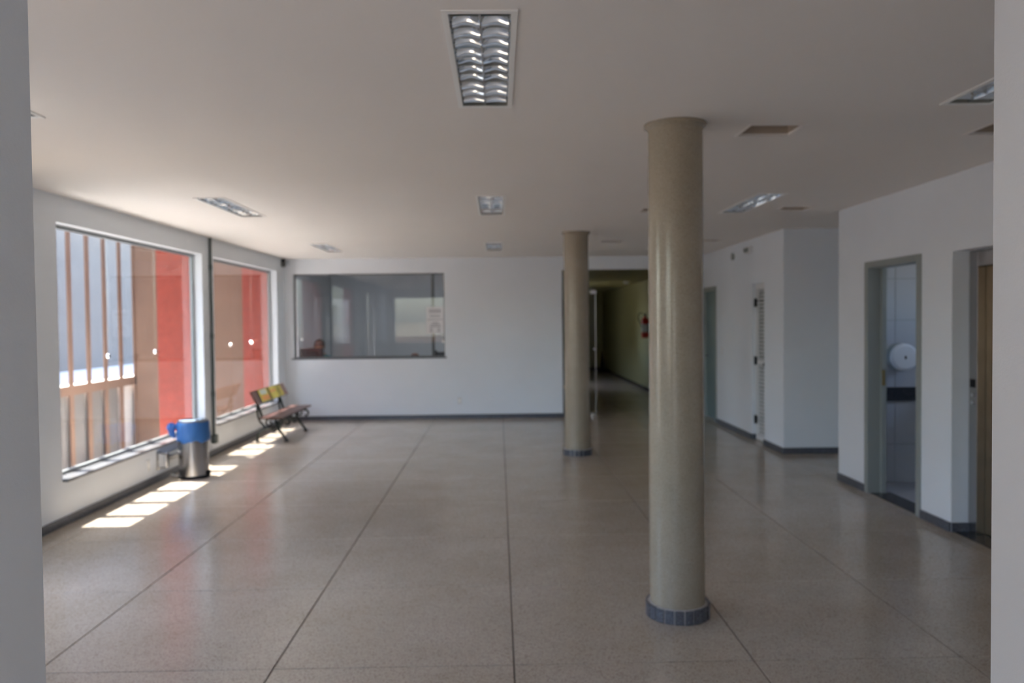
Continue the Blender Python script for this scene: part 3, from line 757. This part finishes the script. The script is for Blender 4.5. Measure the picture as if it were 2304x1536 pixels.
# ------------------------------------------------------------------ small wall fittings
t = thing('conduit', (XL, 9.505, 0.2), 'dark grey conduit pipe running down the wall between the windows', 'pipe')
B().lathe((XL + 0.022, 9.505, 0), [(0.016, 0.25), (0.016, ZC)], 14).build('pipe', M_CONDUIT, t, True)
for z in (0.75, 1.45, 2.28):
    B().lathe((XL + 0.022, 9.505, 0), [(0.021, z - 0.03), (0.021, z + 0.03)], 14).build('coupling', M_CONDUIT, t, True)
B().box(XL, XL + 0.06, 9.46, 9.55, 0.15, 0.255, 0.008).build('junction_box', M_CONDUIT, t)

def outlet(axis, c, label):
    t = thing('wall_outlet', c, label, 'outlet')
    x, y, z = c
    if axis == 'x':
        B().box(x, x + 0.010, y - 0.036, y + 0.036, z - 0.058, z + 0.058, 0.003).build('plate', M_PLASW, t)
        B().box(x + 0.010, x + 0.013, y - 0.018, y + 0.018, z - 0.022, z + 0.022, 0.001).build('socket', M_WHITE, t)
    elif axis == 'r':
        B().box(x - 0.010, x, y - 0.036, y + 0.036, z - 0.058, z + 0.058, 0.003).build('plate', M_PLASW, t)
        B().box(x - 0.014, x - 0.010, y - 0.014, y + 0.014, z - 0.022, z + 0.022, 0.001).build('rocker', M_WHITE, t)
    else:
        B().box(x - 0.036, x + 0.036, y - 0.010, y, z - 0.058, z + 0.058, 0.003).build('plate', M_PLASW, t)
        B().box(x - 0.018, x + 0.018, y - 0.013, y - 0.010, z - 0.022, z + 0.022, 0.001).build('socket', M_WHITE, t)
    return t
outlet('x', (XL, 7.76, 0.20), 'white wall outlet low below the nearer large window')
outlet('y', (-0.655, YB, 0.295), 'white wall outlet low on the plain back wall')
o = outlet('r', (XR, 11.60, 1.12), 'white light switch beside the blue-grey door'); o.name = 'light_switch'; o['category'] = 'switch'

t = thing('security_camera', (XL + 0.02, 12.68, 2.56), 'small dark security camera in the corner by the reception window', 'camera')
B().box(XL + 0.0, XL + 0.05, 12.66, 12.72, 2.575, 2.63, 0.004).build('mount', M_BLACK, t)
B().lathe((XL + 0.03, 12.68, 0), [(0.014, 2.50), (0.034, 2.51), (0.040, 2.545), (0.036, 2.575)], 16).build('dome', M_ALUDK, t, True)

t = thing('alarm_bell', (XR, 11.015, 2.47), 'small round grey alarm sounder high on the wall above the louvred door', 'alarm')
B().lathe((XR, 11.015, 2.47), [(0.052, 0.0), (0.052, -0.02), (0.036, -0.032), (0.012, -0.036)], 24, 'x').build('body', M_FRAMEG, t, True)
bb = B(); bb.lathe((XR - 0.021, 11.015, 2.47), [(0.053, 0.0), (0.053, -0.006)], 24, 'x', cap=False); bb.build('ring', M_FRAMEG, t, True)
t = thing('emergency_light', (XR, 10.27, 2.49), 'small pale box with twin lamps high on the wall near the corner', 'emergency light')
B().box(XR - 0.055, XR, 10.19, 10.34, 2.45, 2.54, 0.006).build('body', M_PLASW, t)
for y in (10.225, 10.31): B().lathe((XR - 0.055, y, 2.495), [(0.028, 0.0), (0.030, -0.018), (0.022, -0.026)], 16, 'x').build('lamp_head', M_FRAMEG, t, True)

# notice taped on the reception glass
t = thing('notice', (-1.04, YB + 0.084, 1.62), 'white printed paper notice on the reception window, grey lines too blurred to read', 'notice')
B().box(-1.192, -0.898, YB + 0.0835, YB + 0.085, 1.402, 1.838).build('sheet', M_PAPER, t)
bb = B()
for z, h, a, c in ((1.785, 0.022, -1.145, -0.945), (1.752, 0.020, -1.145, -0.945), (1.688, 0.018, -1.13, -0.96), (1.630, 0.010, -1.18, -0.91), (1.575, 0.016, -1.09, -0.99), (1.545, 0.016, -1.12, -0.96), (1.515, 0.016, -1.135, -0.95)):
    bb.box(a, c, YB + 0.083, YB + 0.0836, z - h / 2, z + h / 2)
for z in (1.48, 1.455, 1.43):
    bb.box(-1.135, -1.085, YB + 0.083, YB + 0.0836, z - 0.007, z + 0.007); bb.box(-1.01, -0.96, YB + 0.083, YB + 0.0836, z - 0.007, z + 0.007)
bb.build('print', M_PRINT, t)

# restroom fittings
t = thing('paper_dispenser', (3.85, 7.44, 1.21), 'round white jumbo paper dispenser on the restroom tiles', 'dispenser')
B().lathe((3.848, 7.44, 1.212), [(0.136, 0.0), (0.136, -0.06), (0.129, -0.075)], 40, 'y').build('drum', M_FRAMEG, t, True)
B().lathe((3.848, 7.44, 1.212), [(0.130, -0.075), (0.130, -0.10), (0.108, -0.118), (0.0, -0.124)], 40, 'y', cap=False).build('cover', M_PLASW, t, True)
B().box(3.841, 3.855, 7.312, 7.318, 1.195, 1.225, 0.002).build('lock', M_BLACK, t)
t = thing('washstand', (4.3, 7.2, 0.79), 'dark granite washstand top with a deep front edge under the dispenser', 'counter')
B().box(3.475, 5.34, 7.415, 7.439, 0.787, 0.921, 0.003).build('splashback', M_GRANDK, t)
B().box(4.06, 5.34, 6.95, 7.414, 0.787, 0.812, 0.004).build('countertop', M_GRANDK, t)
B().box(4.06, 5.34, 6.93, 6.95, 0.70, 0.812, 0.003).build('apron', M_GRANDK, t)
bb = B(); bb.box(5.0, 5.04, 7.0, 7.414, 0.74, 0.787, 0.004); bb.box(5.0, 5.04, 7.38, 7.414, 0.45, 0.787, 0.004); bb.build('bracket', M_STEEL, t)

# ------------------------------------------------------------------ corridor things
t = thing('fire_extinguisher', (3.215, 17.1, 1.2), 'red fire extinguisher hung on the dark corridor wall', 'extinguisher')
B().lathe((3.212, 17.1, 1.19), [(0.072, 0.0), (0.078, 0.015), (0.078, 0.38), (0.055, 0.43), (0.024, 0.45), (0.024, 0.47)], 24).build('cylinder', M_REDEX, t, True)
bb = B(); bb.lathe((3.212, 17.1, 1.19), [(0.0795, 0.12), (0.0795, 0.30)], 24, cap=False); lb = bb.build('sticker', M_PAPER, t, True)
bb = B(); bb.box(3.195, 3.23, 17.07, 17.13, 1.66, 1.70, 0.004); bb.tube([(3.212, 17.05, 1.70), (3.212, 16.98, 1.735)], 0.010); bb.tube([(3.212, 17.05, 1.68), (3.212, 16.99, 1.665)], 0.009); bb.build('valve', M_BLACK, t)
bb = B(); bb.tube(smooth_pts([(3.20, 17.08, 1.68), (3.13, 17.05, 1.74), (3.06, 17.03, 1.70), (3.05, 17.03, 1.60), (3.10, 17.04, 1.52), (3.135, 17.05, 1.42)]), 0.009); bb.build('hose', M_BLACK, t, True)
B().box(3.285, 3.30, 17.05, 17.15, 1.45, 1.60, 0.003).build('bracket', M_STEEL, t)
t = thing('safety_cone', (3.17, 23.9, 0), 'small dark cone standing at the far end of the corridor', 'safety cone')
B().box(3.06, 3.27, 23.8, 24.01, 0.001, 0.03, 0.006).build('base', M_BLACK, t)
B().lathe((3.165, 23.905, 0), [(0.085, 0.03), (0.02, 0.60), (0.015, 0.62)], 20).build('body', M_DARK, t, True)
t = thing('corridor_lamp', (2.95, 17.9, 2.455), 'small white round lamp on the corridor ceiling', 'lamp')
B().lathe((2.95, 17.9, 2.46), [(0.075, 0.0), (0.075, -0.02), (0.05, -0.05), (0.01, -0.058)], 24).build('dome', M_PLASW, t, True)
B().lathe((2.95, 17.9, 2.46), [(0.085, 0.0), (0.085, -0.012)], 24).build('rim', M_WHITE, t, True)

# ------------------------------------------------------------------ reception room things
t = thing('fill_lamp', (-1.4, 13.2, 2.6), 'added strip lamp brightening the reception room from its ceiling', 'lamp')  # unseen lamp added to lift the dark reception room
B().box(-2.0, -0.8, 13.13, 13.27, 2.55, 2.599, 0.006).build('housing', M_WHITE, t)
mt = bpy.data.materials.new('lit_tube'); mt.use_nodes = True
mt.node_tree.nodes['Principled BSDF'].inputs['Emission Color'].default_value = (0.9, 0.95, 1, 1); mt.node_tree.nodes['Principled BSDF'].inputs['Emission Strength'].default_value = 4.0
B().lathe((-1.98, 13.2, 2.535), [(0.013, 0.0), (0.013, 1.16)], 12, 'x').build('tube', mt, t, True)
ld = bpy.data.lights.new('fill_area', 'AREA'); ld.shape = 'RECTANGLE'; ld.size = 1.15; ld.size_y = 0.12; ld.energy = 11; ld.color = (0.93, 0.97, 1.0)  # added area light that does the brightening
lo = bpy.data.objects.new('fill_area', ld); COL.objects.link(lo); lo.parent = t; lo.location = (0, 0, -0.09)
t = thing('desk', (-2.6, 13.45, 0), 'grey reception desk behind the glass window', 'desk')
B().box(-3.45, -1.75, 13.12, 13.75, 0.735, 0.765, 0.004).build('desktop', M_DESK, t)
for x in (-3.42, -1.80): B().box(x, x + 0.03, 13.15, 13.72, 0.0, 0.735, 0.003).build('side_panel', M_DESK, t)
B().box(-3.39, -1.80, 13.16, 13.18, 0.30, 0.735).build('modesty_panel', M_DESK, t)
t = thing('monitor', (-3.2, 13.4, 0.765), 'black computer monitor seen from behind through the reception glass', 'monitor')
B().box(-3.41, -3.00, 13.39, 13.42, 0.885, 1.165, 0.008).build('screen_case', M_BLACK, t)
bb = B(); bb.tube([(-3.205, 13.40, 0.77), (-3.205, 13.40, 0.95)], 0.022); bb.lathe((-3.205, 13.41, 0.765), [(0.11, 0.0), (0.11, 0.010), (0.03, 0.022)], 24); bb.build('stand', M_BLACK, t)
B().box(-3.30, -3.10, 13.365, 13.392, 0.94, 1.10, 0.01).build('rear_bulge', M_BLACK, t)
t = thing('low_cabinet', (-1.2, 13.3, 0), 'dark grey low cabinet inside reception beneath the window notice', 'cabinet')
B().box(-1.65, -0.75, 13.05, 13.55, 0.06, 0.995, 0.004).build('body', M_DESK, t)
B().box(-1.63, -0.77, 13.07, 13.53, 0.0, 0.06).build('plinth', M_BLACK, t)
for x in (-1.64, -1.195): 
    dd = B().box(x, x + 0.435, 13.032, 13.05, 0.08, 0.98, 0.003).build('door', M_DESK, t)
    B().box(x + 0.20, x + 0.235, 13.02, 13.032, 0.80, 0.90, 0.002).build('handle', M_STEEL, dd)
t = thing('brown_pouch', (-1.43, 13.3, 0.995), 'small brown leather pouch lying on the reception cabinet', 'pouch')
bb = B(); bb.ball((-1.43, 13.3, 1.03), 0.034, 18, 10, (2.0, 1.3, 1.0)); bb.build('body', M_BROWN, t, True)
bb = B(); bb.tube([(-1.49, 13.262, 1.04), (-1.43, 13.253, 1.045), (-1.37, 13.262, 1.04)], 0.004); bb.build('zip', M_BLACK, t, True)
t = thing('telephone', (-1.0, 13.28, 0.995), 'black desk telephone at the end of the reception cabinet', 'telephone')
bb = B(); bb.prism([(13.20, 0.996), (13.38, 0.996), (13.38, 1.075), (13.20, 1.025)], 'x', -1.09, -0.92); bb.build('base', M_BLACK, t)
bb = B(); bb.tube(smooth_pts([(-1.075, 13.24, 1.055), (-1.075, 13.27, 1.085), (-1.075, 13.32, 1.095), (-1.075, 13.36, 1.085)]), [0.02] * 4 + [0.013] * 11 + [0.02] * 4, 10); bb.build('handset', M_BLACK, t, True)
t = thing('office_chair', (-3.12, 14.1, 0), 'black office chair under the seated receptionist', 'chair')
B().box(-3.34, -2.90, 13.88, 14.33, 0.39, 0.44, 0.02).build('seat', M_BLACK, t)
B().box(-3.32, -2.92, 14.40, 14.45, 0.55, 0.92, 0.02).build('backrest', M_BLACK, t)
bb = B(); bb.tube([(-3.12, 14.25, 0.39), (-3.12, 14.46, 0.40), (-3.12, 14.465, 0.60)], 0.016); bb.build('back_bracket', M_BLACK, t)
B().lathe((-3.12, 14.1, 0), [(0.028, 0.08), (0.028, 0.25), (0.02, 0.26), (0.02, 0.39)], 16).build('post', M_STEEL, t, True)
for k in range(5):
    a = 2 * PI * k / 5 + 0.3; ex, ey = -3.12 + 0.27 * math.cos(a), 14.1 + 0.27 * math.sin(a)
    lg = B().tube([(-3.12, 14.1, 0.10), (ex, ey, 0.075)], [0.022, 0.015]).build('leg', M_BLACK, t, True)
    B().lathe((ex, ey - 0.012, 0.027), [(0.026, 0.0), (0.026, 0.024)], 14, 'y').build('caster', M_BLACK, lg, True)

# seated person, head bent down over the desk
def person(px, py):
    """one skinned body: pelvis on the chair seat, forearms on the desk, head bowed; facing -y"""
    V = []; E = []; R = []
    def v(x, y, z, r, p=None):
        V.append((px + x, py + y, z)); R.append(r if isinstance(r, tuple) else (r, r)); i = len(V) - 1
        if p is not None: E.append((p, i))
        return i
    pel = v(0, 0.06, 0.565, (0.155, 0.115)); wai = v(0, 0.05, 0.70, (0.135, 0.10), pel); che = v(0, 0.01, 0.88, (0.16, 0.11), wai); sh = v(0, -0.02, 0.985, (0.12, 0.085), che)
    nk = v(0, -0.065, 1.055, 0.055, sh); h0 = v(0, -0.105, 1.125, 0.075, nk); h1 = v(0, -0.125, 1.19, (0.082, 0.092), h0); v(0, -0.105, 1.245, 0.06, h1)
    for s in (-1, 1):
        a = v(s * 0.165, -0.01, 0.96, 0.062, sh); e = v(s * 0.225, -0.07, 0.79, 0.046, a); e2 = v(s * 0.215, -0.14, 0.795, 0.042, e)
        wr = v(s * 0.10, -0.33, 0.800, 0.027, e2); pm = v(s * 0.075, -0.385, 0.797, (0.030, 0.020), wr)
        for f, (dx, ln) in enumerate(((-0.028, 0.062), (-0.009, 0.074), (0.010, 0.070), (0.028, 0.055))):
            k = v(s * 0.072 + dx, -0.42, 0.797, 0.0095, pm); k2 = v(s * 0.070 + dx * 1.1, -0.42 - ln * 0.55, 0.792, 0.0088, k); v(s * 0.068 + dx * 1.1, -0.42 - ln, 0.781, 0.0075, k2)
        k = v(s * 0.075 - s * 0.036, -0.375, 0.795, 0.0105, pm); v(s * 0.075 - s * 0.052, -0.41, 0.786, 0.0088, k)
        hp = v(s * 0.095, 0.03, 0.555, 0.092, pel); kn = v(s * 0.12, -0.36, 0.545, 0.064, hp); an = v(s * 0.12, -0.33, 0.09, 0.040, kn)
        v(s * 0.125, -0.42, 0.05, (0.042, 0.038), an)
    me = bpy.data.meshes.new('tmp'); me.from_pydata(V, E, []); me.update()
    o = bpy.data.objects.new('tmp', me); COL.objects.link(o)
    sk = o.modifiers.new('s', 'SKIN'); sk.use_smooth_shade = True
    ss = o.modifiers.new('u', 'SUBSURF'); ss.levels = 1; ss.render_levels = 1
    lay = me.skin_vertices[0] if me.skin_vertices else None
    for i, r in enumerate(R): lay.data[i].radius = r
    lay.data[0].use_root = True
    dg = bpy.context.evaluated_depsgraph_get(); dg.update()
    me2 = bpy.data.meshes.new_from_object(o.evaluated_get(dg)); bpy.data.objects.remove(o)
    root = thing('person', (px, py, 0.45), 'person with dark hair in a teal shirt bowed behind the black monitor', 'person')
    for vert in me2.vertices: vert.co -= Vector((px, py, 0.45))
    me2.materials.clear()
    for mm in (M_TEAL, M_SKIN, M_NAVY): me2.materials.append(mm)
    for p in me2.polygons:
        c = p.center; z = c.z + 0.45; y = c.y
        p.use_smooth = True
        if z > 1.045 and y < 0.02: p.material_index = 1
        elif z > 0.66 and y < -0.30: p.material_index = 1
        elif z < 0.63: p.material_index = 2
        else: p.material_index = 0
    bo = bpy.data.objects.new('body', me2); COL.objects.link(bo); bo.parent = root; ORG[bo.name] = Vector((px, py, 0.45))
    hc = Vector((px, py - 0.115, 1.195))
    bb = B(); bb.ball((hc.x, hc.y + 0.018, hc.z + 0.022), 0.098, 22, 14, (0.92, 1.02, 0.92))
    keep = []
    bb.build('hair', M_HAIR, root, True)
    bb = B(); bb.ball((hc.x, hc.y - 0.112, hc.z - 0.032), 0.015, 12, 8, (0.8, 1.2, 1.4)); bb.build('nose', M_SKIN, bo, True)
    for s in (-1, 1):
        bb = B(); bb.ball((hc.x + s * 0.034, hc.y - 0.094, hc.z - 0.012), 0.010, 12, 8, (1.3, 0.8, 0.7)); bb.build('eye', M_HAIR, bo, True)
        bb = B(); bb.ball((hc.x + s * 0.088, hc.y - 0.012, hc.z - 0.02), 0.024, 12, 8, (0.4, 0.75, 1.2)); bb.build('ear', M_SKIN, bo, True)
    bb = B(); bb.ball((hc.x, hc.y - 0.094, hc.z - 0.068), 0.018, 12, 8, (1.3, 0.5, 0.35)); bb.build('mouth', M_BROWN, bo, True)
person(-3.18, 14.0)
